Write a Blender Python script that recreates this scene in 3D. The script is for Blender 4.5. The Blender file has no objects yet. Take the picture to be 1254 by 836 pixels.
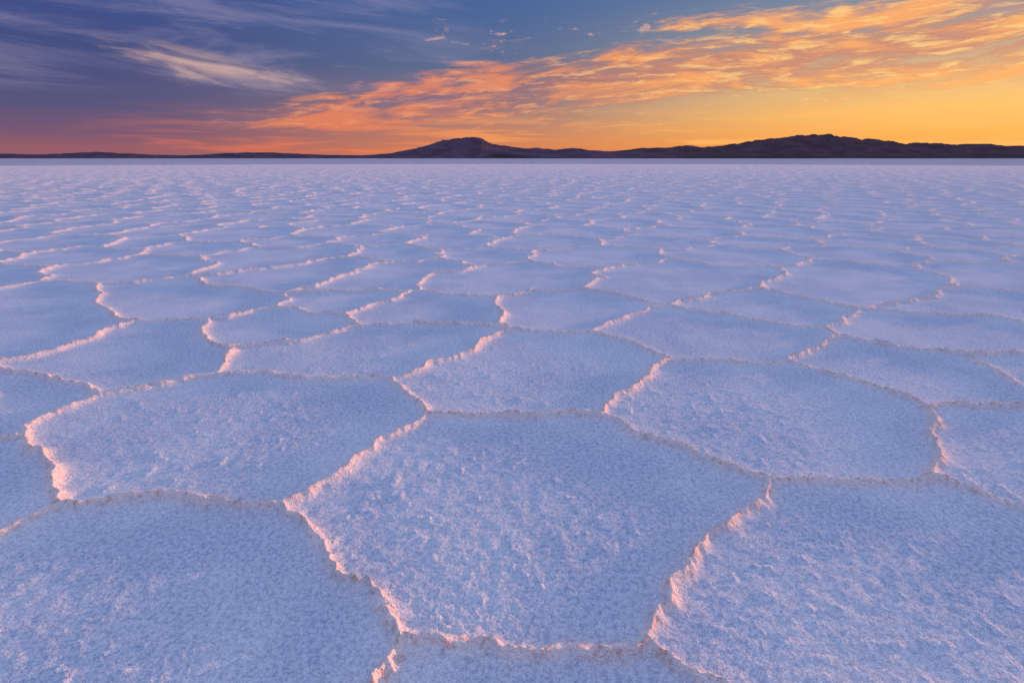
import bpy, math, random, time
import numpy as np
from mathutils import Vector, geometry
T0=time.time()
random.seed(7)
scene=bpy.context.scene
H=1.2
# ---- surveyed crack lines of the salt crust, ground-plane coordinates in centimetres (x y)
LINES="""
-83 178,-72 194,-64 214,-51 236,-41 255
-41 255,1 252,43 252
43 252,63 228,85 207,100 194
100 194,79 171,64 159,55 147,46 137,38 122,35 115
35 115,23 112,15 114,3 113,-10 116,-17 116,-23 117,-29 117
-29 117,-32 123,-42 137,-59 151,-70 166,-83 178
-29 117,-32 105,-33 99
35 115,41 108,48 104,54 96
-83 178,-102 177,-120 182,-141 182,-163 177
-163 177,-169 168,-171 162,-175 153
-163 177,-174 189,-186 204,-201 217,-219 230
-219 230,-230 230,-247 224
-219 230,-227 252,-223 263,-217 279
-217 279,-245 296,-271 306,-305 318,-341 325
-217 279,-201 290,-185 302,-172 308
-172 308,-130 304,-92 304,-68 301
-68 301,-55 279,-44 263,-41 255
-68 301,-54 315,-32 344,-15 379,-1 401
-1 401,31 393,58 393
58 393,80 370,92 349,99 334
99 334,80 308,63 284,47 263,43 252
99 334,133 331,171 332
171 332,186 308,199 290,208 261
208 261,192 236,168 200,166 194
100 194,119 194,137 193,166 194
166 194,174 188,183 176,194 164
208 261,236 263,258 263,288 266
171 332,202 357,232 385
232 385,233 405
232 385,256 357,292 344
292 344,286 315,281 290,288 266
292 344,329 346,355 348
233 405,196 421,167 445,134 471
233 405,288 458
288 458,270 492,237 535
134 471,162 492,210 524,237 535
288 458,327 447,389 437
389 437,389 416,408 405
-172 308,-180 337,-181 351,-190 357
-190 357,-218 385,-227 399,-236 425
-190 357,-169 364,-145 373,-135 387
-135 387,-114 409
-114 409,-60 414,-17 409,-1 401
-236 425,-270 425,-288 421
-288 421,-297 399,-297 352,-306 337,-315 329,-341 325
-288 421,-340 463,-363 480,-379 517,-410 553
-236 425,-216 445,-200 468
-200 468,-197 492,-209 517
-200 468,-163 445,-132 440,-114 409
-209 517,-174 524,-137 528,-89 528
-132 440,-118 480,-101 501,-89 528
-1 401,-10 412,-6 437,-13 501
-13 501,-50 511,-89 528
-13 501,19 531
19 531,69 535
69 535,105 501,134 471
134 471,101 445,69 409,58 393
-410 553,-460 577,-480 569
-410 553,-373 573,-343 602
-343 602,-303 553,-258 538,-209 517
-480 569,-494 538,-513 524
-513 524,-341 325
-341 325,-247 224
-247 224,-175 153
408 405,355 348
355 348,288 266
288 266,194 164
"""
def P(s): return [tuple(float(v)/100 for v in p.split()) for p in s.split(',')]
TRW=[P(l) for l in LINES.strip().split('\n')]
BW=P("-513 524,-480 569,-410 553,-343 602,-209 517,-89 528,-13 501,19 531,69 535,134 471,237 535,288 458,389 437,408 405,355 348,288 266,194 164,54 96,-33 99,-175 153,-247 224,-341 325")

def vnoise(x,y,seed=0):
    xf=np.floor(x); yf=np.floor(y)
    xi=xf.astype(np.int64); yi=yf.astype(np.int64)
    fx=(x-xf); fy=(y-yf)
    fx=fx*fx*(3-2*fx); fy=fy*fy*(3-2*fy)
    def h(a,b):
        k=(a*374761393+b*668265263+seed*974634777)&0xffffffff
        k=((k^(k>>13))*1274126177)&0xffffffff
        return ((k^(k>>16))&0xffff).astype(np.float32)/65535.0
    a=h(xi,yi); b=h(xi+1,yi); c=h(xi,yi+1); d=h(xi+1,yi+1)
    return ((a+(b-a)*fx)*(1-fy)+(c+(d-c)*fx)*fy)*2-1

B=np.array(BW)
def inside(p):
    x,y=p; c=False; n=len(BW); j=n-1
    for i in range(n):
        xi,yi=BW[i]; xj,yj=BW[j]
        if (yi>y)!=(yj>y) and x<(xj-xi)*(y-yi)/(yj-yi)+xi: c=not c
        j=i
    return c
def segdist(p,a,b):
    p=np.array(p);a=np.array(a);b=np.array(b);ab=b-a
    t=max(0,min(1,np.dot(p-a,ab)/max(1e-9,np.dot(ab,ab))))
    return float(np.linalg.norm(p-(a+t*ab)))
RMAX=135.0
seeds=[];flag=[]
s=1.42
ny=int(RMAX/(s*0.87))+2
for j in range(-3,ny):
    y=j*s*0.87
    nx=int(RMAX/s)+1
    for i in range(-nx,nx):
        x=(i+0.5*(j%2))*s
        x2=x+random.uniform(-.42,.42)*s; y2=y+random.uniform(-.36,.36)*s
        r=math.hypot(x2,y2)
        if r>RMAX or r<0.3: continue
        if abs(math.atan2(x2,y2))>1.2: continue
        if r<14:
            if inside((x2,y2)): continue
            if min(segdist((x2,y2),BW[k-1],BW[k]) for k in range(len(BW)))<0.45: continue
        seeds.append((x2,y2)); flag.append(0)
n=len(BW)
for k in range(n):
    a=np.array(BW[k-1]);b=np.array(BW[k]);L=np.linalg.norm(b-a)
    m=max(1,int(L/0.7)); d=(b-a)/L; nrm=np.array([-d[1],d[0]])
    for q in range(m):
        p=a+(b-a)*(q+.5)/m
        for sg in (1,-1):
            pp=p+nrm*sg*0.4
            if inside(pp): seeds.append(tuple(pp)); flag.append(1)
vs,es,fs,ov,oe,of=geometry.delaunay_2d_cdt([Vector(p) for p in seeds],[],[],0,1e-5)
fl=[flag[o[0]] if o else 0 for o in ov]
cent=[]
for f in fs:
    c=np.mean([[vs[i].x,vs[i].y] for i in f],axis=0)
    ff=[fl[i] for i in f]
    if 0<sum(ff)<len(ff): c=B[int(np.argmin(((B-c)**2).sum(1)))]
    cent.append((float(c[0]),float(c[1])))
e2f={}
for fi,f in enumerate(fs):
    for a,b in zip(f,list(f[1:])+[f[0]]):
        e2f.setdefault((min(a,b),max(a,b)),[]).append(fi)
polys=[list(l) for l in TRW]
for (a,b),ff in e2f.items():
    if len(ff)==2 and fl[a]==0 and fl[b]==0:
        p,q=cent[ff[0]],cent[ff[1]]
        L=math.hypot(p[0]-q[0],p[1]-q[1])
        if 0.03<L<3.5: polys.append([p,q])
def frac(p,q,lim,amp):
    L=math.hypot(p[0]-q[0],p[1]-q[1])
    if L<lim: return [p]
    o=random.gauss(0,amp)*L
    m=((p[0]+q[0])/2-(q[1]-p[1])/L*o,(p[1]+q[1])/2+(q[0]-p[0])/L*o)
    return frac(p,m,lim,amp*.95)+frac(m,q,lim,amp*.95)
segs=[]
for idx,l in enumerate(polys):
    tr=idx<len(TRW)
    hs=random.uniform(.65,1.25)
    for p,q in zip(l[:-1],l[1:]):
        r=math.hypot((p[0]+q[0])/2,(p[1]+q[1])/2)
        pts=frac(p,q,max(.05,.008*r),.07 if tr else .12)+[q]
        for a,b in zip(pts[:-1],pts[1:]): segs.append((a,b,hs))

# ---------- ground: one polar sheet, dense near the middle
R0=0.6;K=0.0040
NR=int(math.log(RMAX/R0)/K)
AF=math.radians(57)
NA=1150
da=2*AF/(NA-1)
rr=R0*np.exp(K*np.arange(NR)); aa=-AF+da*np.arange(NA)
RR,AA=np.meshgrid(rr,aa,indexing='ij')
X=(RR*np.sin(AA)); Y=(RR*np.cos(AA))
XW=X+.006*vnoise(X*16,Y*16,1)+.006*vnoise(X*47,Y*47,2)
YW=Y+.006*vnoise(X*16,Y*16,3)+.006*vnoise(X*47,Y*47,4)
D=np.full(X.shape,9.0,dtype=np.float64); HS=np.ones(X.shape)
for (a,b,hs) in segs:
    r=max(.3,math.hypot((a[0]+b[0])/2,(a[1]+b[1])/2))
    pad=max(.16,.018*r)
    ra=math.hypot(*a);rb=math.hypot(*b)
    r1=max(R0,min(ra,rb)-pad);r2=max(ra,rb)+pad
    if r2<R0: continue
    i1=max(0,int(math.log(r1/R0)/K));i2=min(NR,int(math.log(r2/R0)/K)+2)
    t1=math.atan2(a[0],a[1]);t2=math.atan2(b[0],b[1]);ap=pad/r
    j1=max(0,int((min(t1,t2)-ap+AF)/da));j2=min(NA,int((max(t1,t2)+ap+AF)/da)+2)
    if i1>=i2 or j1>=j2: continue
    xs=XW[i1:i2,j1:j2]-a[0];ys=YW[i1:i2,j1:j2]-a[1]
    dx=b[0]-a[0];dy=b[1]-a[1];L2=dx*dx+dy*dy+1e-12
    t=np.clip((xs*dx+ys*dy)/L2,0,1)
    d=np.hypot(xs-t*dx,ys-t*dy)
    sub=D[i1:i2,j1:j2];m=d<sub
    sub[m]=d[m]; HS[i1:i2,j1:j2][m]=hs
sp_=np.maximum(RR*K,RR*da)
def fade(wl): return np.clip((wl/sp_-2.0)/2.0,0,1)
W=np.maximum(.017*(1+.3*vnoise(X*5,Y*5,11)+.4*vnoise(X*17,Y*17,12)),.75*sp_)
hh=.027*(.7+.3*HS)*(1+.3*vnoise(X*3,Y*3,13)+.35*vnoise(X*14,Y*14,14))*(1+.7*np.clip((RR-12)/40,0,1))
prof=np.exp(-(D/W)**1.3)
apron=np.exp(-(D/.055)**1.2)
crust=(.6*vnoise(X*45,Y*45,21)*fade(.023)+.9*vnoise(X*92+3,Y*92,22)*fade(.011)+.2*vnoise(X*20,Y*20,23)*fade(.05))
Z=hh*prof*(1+.5*crust)+.005*apron*(1+.9*crust)
Xr=X*.8-Y*.6;Yr=X*.6+Y*.8
Z+=.0014*vnoise(X*.9,Y*.9,31)*fade(1.1)
Z+=.0008*vnoise(Xr*9,Yr*9,32)*fade(.11)
patch=.75+.45*vnoise(X*2.3,Y*2.3,37)
n29=vnoise(X*29,Y*29,33)
Z+=.0018*n29*fade(.034)
n58=vnoise(Xr*58,Yr*58,34); n98=vnoise(Xr*98,Yr*98,35)
Z+=.0034*(.5-np.abs(n58))*fade(.017)*patch
Z+=.0036*n98*fade(.0102)*patch
# scattered larger crystal clumps
cl=np.clip(vnoise(X*24+5,Y*24,38)-.55,0,1)*fade(.04); Z+=.012*cl*(1+.6*n98)
edge=np.clip((AF-np.abs(AA))/math.radians(3),0,1)*np.clip((RR-R0)/.15,0,1)*np.clip((RMAX-RR)/8,0,1)
Z*=edge
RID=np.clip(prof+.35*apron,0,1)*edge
verts=np.stack([X,Y,Z],-1).reshape(-1,3)
base=np.arange(NR*NA).reshape(NR,NA)
quads=[np.stack([base[:-1,:-1],base[:-1,1:],base[1:,1:],base[1:,:-1]],-1).reshape(-1,4)]
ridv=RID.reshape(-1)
ev=[];ei=len(verts)
def addv(x,y):
    ev.append((x,y,0.0)); return ei+len(ev)-1
NB=40
bang=np.linspace(AF,2*math.pi-AF,NB+2)[1:-1]
rows=list(range(0,NR,30))
if rows[-1]!=NR-1: rows.append(NR-1)
eq=[]
ring={}
for ri in rows:
    ring[ri]=[addv(rr[ri]*math.sin(t),rr[ri]*math.cos(t)) for t in bang]
for r1,r2 in zip(rows[:-1],rows[1:]):
    for k in range(NB-1):
        eq.append((ring[r1][k],ring[r1][k+1],ring[r2][k+1],ring[r2][k]))
ngons=[]
for r1,r2 in zip(rows[:-1],rows[1:]):
    ngons.append([int(base[i,NA-1]) for i in range(r2,r1-1,-1)]+[ring[r1][0],ring[r2][0]])
    ngons.append([int(base[i,0]) for i in range(r1,r2+1)]+[ring[r2][-1],ring[r1][-1]])
ngons.append([int(base[0,j]) for j in range(NA-1,-1,-1)]+ring[rows[0]][::-1])
fine=[int(base[NR-1,j]) for j in range(0,NA)]
ca=list(range(0,NA,10))
if ca[-1]!=NA-1: ca.append(NA-1)
radii=[160,250,400,700,1500,4000,12000,60000]
cang=[aa[j] for j in ca]
def ringv(R): return [addv(R*math.sin(t),R*math.cos(t)) for t in cang]+[addv(R*math.sin(t),R*math.cos(t)) for t in bang]
first=ringv(radii[0])
nc=len(ca)
for k in range(nc-1):
    ngons.append([fine[j] for j in range(ca[k],ca[k+1]+1)]+[first[k+1],first[k]])
lastring=ring[rows[-1]]
seqi=[fine[-1]]+lastring+[fine[0]]
seqo=[first[nc-1]]+first[nc:]+[first[0]]
for k in range(len(seqi)-1): ngons.append([seqi[k],seqi[k+1],seqo[k+1],seqo[k]])
prev=first
for R in radii[1:]:
    cur=ringv(R);N=len(cur)
    for k in range(N): eq.append((prev[k],prev[(k+1)%N],cur[(k+1)%N],cur[k]))
    prev=cur
verts=np.vstack([verts,np.array(ev)])
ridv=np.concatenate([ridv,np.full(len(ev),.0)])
Q=np.vstack([quads[0],np.array(eq,dtype=np.int64)])[:,::-1]
loops=np.concatenate([Q.reshape(-1),np.array([i for f in ngons for i in f[::-1]])]).astype(np.int32)
cnt=np.concatenate([np.full(len(Q),4),np.array([len(f) for f in ngons])]).astype(np.int32)
starts=np.concatenate([[0],np.cumsum(cnt)[:-1]]).astype(np.int32)
me=bpy.data.meshes.new("salt_flat_ground")
me.vertices.add(len(verts)); me.vertices.foreach_set("co",verts.astype(np.float32).reshape(-1))
me.loops.add(len(loops)); me.loops.foreach_set("vertex_index",loops)
me.polygons.add(len(cnt)); me.polygons.foreach_set("loop_start",starts)
try: me.polygons.foreach_set("loop_total",cnt)
except Exception as e: pass
me.update(calc_edges=True)
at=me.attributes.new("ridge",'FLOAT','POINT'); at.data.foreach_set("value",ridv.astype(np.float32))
me.polygons.foreach_set("use_smooth",np.ones(len(cnt),dtype=bool))
me.update()
ground=bpy.data.objects.new("salt_flat_ground",me); scene.collection.objects.link(ground)

class NB_:
    def __init__(s,nt): s.nt=nt
    def lk(s,a,inp):
        if a is None: return
        if isinstance(a,(int,float)): inp.default_value=a
        elif isinstance(a,(tuple,list)):
            v=tuple(a)
            try: inp.default_value=v
            except Exception: inp.default_value=v[:3]
        else: s.nt.links.new(a,inp)
    def m(s,op,a,b=None,c=None,clamp=False):
        n=s.nt.nodes.new('ShaderNodeMath'); n.operation=op; n.use_clamp=clamp
        for i,v in enumerate((a,b,c)):
            if v is not None: s.lk(v,n.inputs[i])
        return n.outputs[0]
    def sm(s,x,a,b):
        n=s.nt.nodes.new('ShaderNodeMapRange'); n.interpolation_type='SMOOTHSTEP'
        s.lk(x,n.inputs[0])
        if a<b: n.inputs[1].default_value=a; n.inputs[2].default_value=b; n.inputs[3].default_value=0;n.inputs[4].default_value=1
        else: n.inputs[1].default_value=b; n.inputs[2].default_value=a; n.inputs[3].default_value=1;n.inputs[4].default_value=0
        return n.outputs[0]
    def mix(s,f,a,b,mode='MIX'):
        n=s.nt.nodes.new('ShaderNodeMix'); n.data_type='RGBA'; n.blend_type=mode
        s.lk(f,n.inputs[0]); s.lk(a,n.inputs[6]); s.lk(b,n.inputs[7]); return n.outputs[2]
    def ramp(s,f,stops,interp='LINEAR'):
        n=s.nt.nodes.new('ShaderNodeValToRGB'); n.color_ramp.interpolation=interp
        e=n.color_ramp.elements
        while len(e)>1: e.remove(e[-1])
        e[0].position=stops[0][0]; e[0].color=stops[0][1]
        for p,c in stops[1:]:
            k=e.new(p); k.color=c
        s.lk(f,n.inputs[0]); return n.outputs[0]
    def comb(s,x,y,z):
        n=s.nt.nodes.new('ShaderNodeCombineXYZ')
        for i,v in enumerate((x,y,z)): s.lk(v,n.inputs[i])
        return n.outputs[0]
    def noise(s,vec,scale,detail=4,rough=.5,dist=0,lac=2.0,dim='2D'):
        n=s.nt.nodes.new('ShaderNodeTexNoise'); n.noise_dimensions=dim; s.lk(vec,n.inputs['Vector'])
        n.inputs['Scale'].default_value=scale;n.inputs['Detail'].default_value=detail
        n.inputs['Roughness'].default_value=rough;n.inputs['Distortion'].default_value=dist
        n.inputs['Lacunarity'].default_value=lac
        return n.outputs['Fac']
def lin(r,g_,b,k=1.0):
    f=lambda c:((c/255+.055)/1.055)**2.4 if c>10 else c/255/12.92
    return (f(r)*k,f(g_)*k,f(b)*k,1)
def diffuse(mt):
    nt=mt.node_tree; nt.nodes.clear()
    o=nt.nodes.new('ShaderNodeOutputMaterial'); d=nt.nodes.new('ShaderNodeBsdfDiffuse'); d.inputs['Roughness'].default_value=.4
    nt.links.new(d.outputs[0],o.inputs[0]); return d

# ---------- salt material
mat=bpy.data.materials.new("salt_crust"); mat.use_nodes=True; nt=mat.node_tree; nb=NB_(nt)
bs=diffuse(mat); bs.inputs['Roughness'].default_value=0
geo=nt.nodes.new('ShaderNodeNewGeometry'); pos=geo.outputs['Position']
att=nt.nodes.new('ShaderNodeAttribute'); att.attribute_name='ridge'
n1=nb.noise(pos,1.6,3,.6); n2=nb.noise(pos,60,3,.85); n3=nb.noise(pos,38,1,.6)
c=nb.mix(nb.sm(n1,.3,.7),(.66,.71,.79,1),(.78,.80,.84,1))
c=nb.mix(nb.m('MULTIPLY',nb.sm(n2,.60,.34),nb.m('MULTIPLY_ADD',nb.sm(n1,.65,.35),.25,.55)),c,(.32,.40,.58,1))
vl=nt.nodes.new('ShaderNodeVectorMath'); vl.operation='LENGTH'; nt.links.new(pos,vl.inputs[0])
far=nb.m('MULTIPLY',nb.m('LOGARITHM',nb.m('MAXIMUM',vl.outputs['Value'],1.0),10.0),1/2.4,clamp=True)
c=nb.mix(nb.sm(far,.35,1.0),c,(.44,.40,.45,1))  # far salt darkened in colour, standing in for ridge self-shadowing at grazing view
rc=nb.mix(nb.sm(n3,.46,.28),(.94,.77,.71,1),(.82,.52,.42,1))  # low-sun pink and warm crease shade put into the ridge colour
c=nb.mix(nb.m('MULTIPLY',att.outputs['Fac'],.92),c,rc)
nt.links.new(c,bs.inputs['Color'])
bump=nt.nodes.new('ShaderNodeBump'); bump.inputs['Strength'].default_value=1; bump.inputs['Distance'].default_value=.016
nt.links.new(nb.noise(pos,95,2,.8,dim='3D'),bump.inputs['Height']); nt.links.new(bump.outputs[0],bs.inputs['Normal'])
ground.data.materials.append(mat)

# ---------- mountains: (x km, height m)
def hills(name,prof,Yc,depth,seed,col,rough=.05,nx=700,nyy=36):
    xs=np.array([p[0] for p in prof])*1000.0; hs=np.array([p[1] for p in prof],float)
    x=np.linspace(xs[0],xs[-1],nx)
    h=np.interp(x,xs,hs)
    k=np.ones(5)/5; h=np.convolve(np.pad(h,2,'edge'),k,'valid')
    h*=1+rough*vnoise(x/700,x*0,seed)+rough*.7*vnoise(x/260,x*0,seed+1)+rough*.5*vnoise(x/110,x*0,seed+2)
    end=np.clip(np.minimum(x-x[0],x[-1]-x)/600,0,1); h*=end
    t=np.linspace(-1,1,nyy)
    Xg,Tg=np.meshgrid(x,t)
    Yg=Yc+Tg*depth*(1+.25*vnoise(Xg/1500,Tg*0,seed+3))
    sh=(1-np.abs(Tg))**1.2
    gul=1+.08*(vnoise(Xg/500+Tg*1.5,Yg/900,seed+4)+.6*vnoise(Xg/190,Yg/420,seed+5))*np.abs(Tg)*2*(1-np.abs(Tg))
    Zg=h[None,:]*sh*gul-2
    v=np.stack([Xg,Yg,Zg],-1).reshape(-1,3)
    b=np.arange(nx*nyy).reshape(nyy,nx)
    q=np.stack([b[:-1,:-1],b[:-1,1:],b[1:,1:],b[1:,:-1]],-1).reshape(-1,4)
    m=bpy.data.meshes.new(name); m.from_pydata(v.tolist(),[],q.tolist()); m.update()
    m.polygons.foreach_set("use_smooth",np.ones(len(q),dtype=bool))
    o=bpy.data.objects.new(name,m); scene.collection.objects.link(o)
    mt=bpy.data.materials.new(name+"_rock"); mt.use_nodes=True; b_=NB_(mt.node_tree); p=diffuse(mt)
    ge=mt.node_tree.nodes.new('ShaderNodeNewGeometry')
    nn=b_.noise(ge.outputs['Position'],.0012,3,.6)
    cc=b_.mix(b_.sm(nn,.35,.65),tuple(x*.8 for x in col[:3])+(1,),tuple(x*1.15 for x in col[:3])+(1,))
    mt.node_tree.links.new(cc,p.inputs['Color'])
    m.materials.append(mt); return o
t1=[(-31.8,300),(-28.2,200),(-25.7,250),(-23.6,200),(-20.8,325),(-18.3,200),(-16.3,150),(-14.2,275),(-12.2,300),(-9.3,175),(-7.3,150),(-5.6,50)]
t2=[(-7.07,65),(-6.04,146),(-5.02,228),(-4.0,423),(-3.31,618),(-2.7,780),(-2.29,829),(-1.78,878),(-1.33,845),(-.92,618),(-.41,520),(.44,423),(.96,455),(1.81,358),(2.49,423),(3.18,358),(4.03,293),(4.88,325),(5.91,195),(7.62,65)]
t3=[(3.12,122),(5.04,365),(6.96,528),(8.24,568),(9.1,690),(9.86,528),(11.2,690),(12.5,893),(13.4,1056),(14.4,1137),(15.5,1177),(16.4,1238),(17.2,1096),(17.8,974),(18.5,1015),(19.3,893),(20.6,771),(21.9,812),(23,690),(24.3,751),(25.5,650),(26.8,690),(28.7,731),(30.9,568),(33.9,406),(37.3,162)]
t4=[(-1.37,12),(-.76,39),(-.45,97),(-.04,107),(.37,78),(.78,29),(1.91,16),(3.55,35),(5.6,58),(7.65,68),(9.7,58),(12.9,68),(15.8,58)]
hills("distant_hills",t1,30000,2500,5,(.10,.07,.10))
hills("volcano_mountain",t2,25000,4000,15,(.11,.07,.10))
hills("mountain_range",t3,31250,5000,25,(.10,.06,.07))
hills("low_shoreline_hills",t4,15000,700,35,(.07,.05,.06))

# ---------- sun + sky
SAZ=math.radians(64); SEL=math.radians(3.0)
sd=Vector((math.sin(SAZ)*math.cos(SEL),math.cos(SAZ)*math.cos(SEL),math.sin(SEL)))
sl=bpy.data.lights.new("sun",'SUN'); sl.energy=5.0; sl.angle=math.radians(2.0); sl.color=(1,.44,.24)
so=bpy.data.objects.new("sun",sl); scene.collection.objects.link(so)
so.rotation_euler=(-sd).to_track_quat('-Z','Y').to_euler()

w=bpy.data.worlds.new("World"); scene.world=w; w.use_nodes=True; nt=w.node_tree; nb=NB_(nt)
bg=nt.nodes['Background']
tc=nt.nodes.new('ShaderNodeTexCoord'); sepn=nt.nodes.new('ShaderNodeSeparateXYZ'); nt.links.new(tc.outputs['Generated'],sepn.inputs[0])
x,y,z=sepn.outputs
az=nb.m('ARCTAN2',x,y); el=nb.m('ARCSINE',z)
hl=nb.m('SQRT',nb.m('ADD',nb.m('MULTIPLY',x,x),nb.m('ADD',nb.m('MULTIPLY',y,y),1e-6)))
s_=nb.m('DIVIDE',nb.m('ADD',nb.m('MULTIPLY',x,math.sin(math.radians(62))),nb.m('MULTIPLY',y,math.cos(math.radians(62)))),hl)
e2=nb.m('MULTIPLY',el,1.6,clamp=True)
OV=(.45,.57,.96,1); MI=(.30,.38,.70,1)
L_=nb.ramp(e2,[(0,lin(150,94,104)),(.025,lin(146,90,106)),(.055,lin(112,80,114)),(.11,lin(76,74,122)),(.22,lin(56,66,124)),(.36,lin(50,72,138)),(.6,MI),(1,OV)])
C_=nb.ramp(e2,[(0,lin(205,120,84)),(.03,lin(212,126,88)),(.06,lin(196,124,98)),(.12,lin(140,114,125)),(.22,lin(86,102,140)),(.36,lin(64,94,150)),(.6,MI),(1,OV)])
R_=nb.ramp(e2,[(0,lin(240,152,70)),(.04,lin(248,167,80)),(.10,lin(248,186,100)),(.17,lin(224,182,124)),(.26,lin(150,148,148)),(.36,lin(105,125,155)),(.6,(.36,.38,.66,1)),(1,OV)])
base_=nb.mix(nb.sm(s_,-.15,.5),L_,C_); base_=nb.mix(nb.sm(s_,.42,.92),base_,R_)
def gray(v): return (v,v,v,1)
azn=nb.m('MULTIPLY_ADD',az,.5,.5)
def fa(a): return a*.5+.5
def curve(pts): return nb.ramp(azn,[(fa(a),gray(v)) for a,v in pts],'B_SPLINE')
elc=curve([(-.6,.045),(-.41,.056),(-.23,.076),(-.05,.096),(.16,.126),(.40,.136),(.55,.142),(.72,.154),(.95,.18)])
wd=curve([(-.55,.0),(-.40,.014),(-.23,.026),(-.05,.044),(.16,.060),(.40,.056),(.55,.052),(.72,.060),(.95,.06)])
dv=nb.m('SUBTRACT',el,elc)
cv=nb.comb(nb.m('MULTIPLY',az,4),nb.m('MULTIPLY',dv,24),0)
na=nb.noise(cv,1.2,5,.62,.4)
nf=nb.noise(nb.comb(nb.m('ADD',nb.m('MULTIPLY',az,14),nb.m('MULTIPLY',dv,30)),nb.m('MULTIPLY',dv,90),0),1.3,4,.65,.3)
q=nb.m('SUBTRACT',1.0,nb.m('DIVIDE',nb.m('ABSOLUTE',dv),nb.m('ADD',wd,.0015)))
dens=nb.m('ADD',nb.m('MULTIPLY',q,.85),nb.m('ADD',nb.m('MULTIPLY',nb.m('SUBTRACT',na,.42),3.0),nb.m('MULTIPLY',nb.m('SUBTRACT',nf,.5),1.6)))
gate=nb.sm(q,-.9,.1)
dm=nb.m('MULTIPLY',nb.m('MULTIPLY',nb.sm(dens,-.05,.9),gate),nb.sm(wd,.002,.02))
ccol=nb.mix(nb.sm(s_,.3,.85),lin(222,124,92),lin(250,165,94))
cdark=nb.mix(nb.sm(s_,.3,.85),lin(126,96,120),lin(200,128,104))
ccol=nb.mix(nb.sm(na,.64,.44),ccol,cdark)
ccol=nb.mix(nb.m('MULTIPLY',nb.sm(nf,.48,.72),.8),ccol,nb.mix(nb.sm(s_,.3,.85),lin(242,150,104),lin(255,206,128)))
col=nb.mix(nb.m('MULTIPLY',dm,.93),base_,ccol)
sv=nb.comb(nb.m('MULTIPLY',az,4),nb.m('MULTIPLY',el,75),0)
sn=nb.noise(sv,1.0,4,.6,.4)
lowm=nb.m('MULTIPLY',nb.sm(el,.085,.03),nb.sm(el,.0,.012))
lm=nb.m('MULTIPLY',nb.m('MULTIPLY',nb.sm(sn,.45,.64),lowm),nb.sm(s_,-.2,.2))
lcol=nb.mix(nb.sm(s_,.1,.8),lin(224,114,86),lin(255,180,100))
col=nb.mix(nb.m('MULTIPLY',lm,.85),col,lcol)
wv=nb.comb(nb.m('MULTIPLY_ADD',az,3.0,11.0),nb.m('MULTIPLY',nb.m('ADD',el,nb.m('MULTIPLY',az,.06)),26),0)
wn=nb.noise(wv,1.0,6,.68,.35)
wm=nb.m('MULTIPLY',nb.sm(wn,.42,.72),nb.m('MULTIPLY',nb.sm(el,.06,.11),nb.sm(az,.1,-.25)))
col=nb.mix(nb.m('MULTIPLY',wm,.42),col,lin(150,140,176))
da_=nb.m('DIVIDE',nb.m('ADD',az,.44),.14); de_=nb.m('DIVIDE',nb.m('ADD',el,nb.m('MULTIPLY_ADD',az,.12,-.068)),.022)
bl_=nb.m('SUBTRACT',1.0,nb.m('SQRT',nb.m('ADD',nb.m('MULTIPLY',da_,da_),nb.m('MULTIPLY',de_,de_))))
wn2=nb.noise(nb.comb(nb.m('MULTIPLY',az,9),nb.m('MULTIPLY',nb.m('ADD',el,nb.m('MULTIPLY',az,.12)),60),0),1.0,4,.66,.4)
bm=nb.m('MULTIPLY',nb.sm(nb.m('ADD',bl_,nb.m('MULTIPLY',nb.m('SUBTRACT',wn2,.5),2.4)),-.2,1.3),nb.sm(bl_,-.8,.4))
col=nb.mix(nb.m('MULTIPLY',bm,.85),col,lin(210,170,162))
pv=nb.comb(nb.m('MULTIPLY',az,22),nb.m('MULTIPLY',el,55),0)
pn=nb.noise(pv,1.0,4,.65,.3)
pm=nb.m('MULTIPLY',nb.sm(pn,.60,.74),nb.m('MULTIPLY',nb.m('MULTIPLY',nb.sm(az,-.2,-.05),nb.sm(az,.3,.15)),nb.m('MULTIPLY',nb.sm(el,.15,.17),nb.sm(el,.21,.19))))
col=nb.mix(nb.m('MULTIPLY',pm,.8),col,lin(235,175,150))
sky=nt.nodes.new('ShaderNodeTexSky'); sky.sky_type='NISHITA'; sky.sun_disc=False
sky.sun_elevation=SEL; sky.sun_rotation=SAZ
skc=nb.mix(1.0,sky.outputs[0],(.015,.015,.015,1),'MULTIPLY')
col=nb.mix(1.0,col,skc,'ADD')
nt.links.new(col,bg.inputs['Color']); bg.inputs['Strength'].default_value=1.0
try:
    w.cycles.sampling_method='MANUAL'; w.cycles.sample_map_resolution=256
except Exception as e: print(e)

cam=bpy.data.cameras.new("camera"); co=bpy.data.objects.new("camera",cam); scene.collection.objects.link(co)
co.location=(0,0,H); co.rotation_euler=(math.pi/2-math.atan(224/697.0),0,0); cam.lens=20.0; cam.sensor_width=36; cam.clip_start=.05; cam.clip_end=200000
scene.camera=co
scene.view_settings.view_transform='Standard'; scene.view_settings.look='None'; scene.view_settings.exposure=0
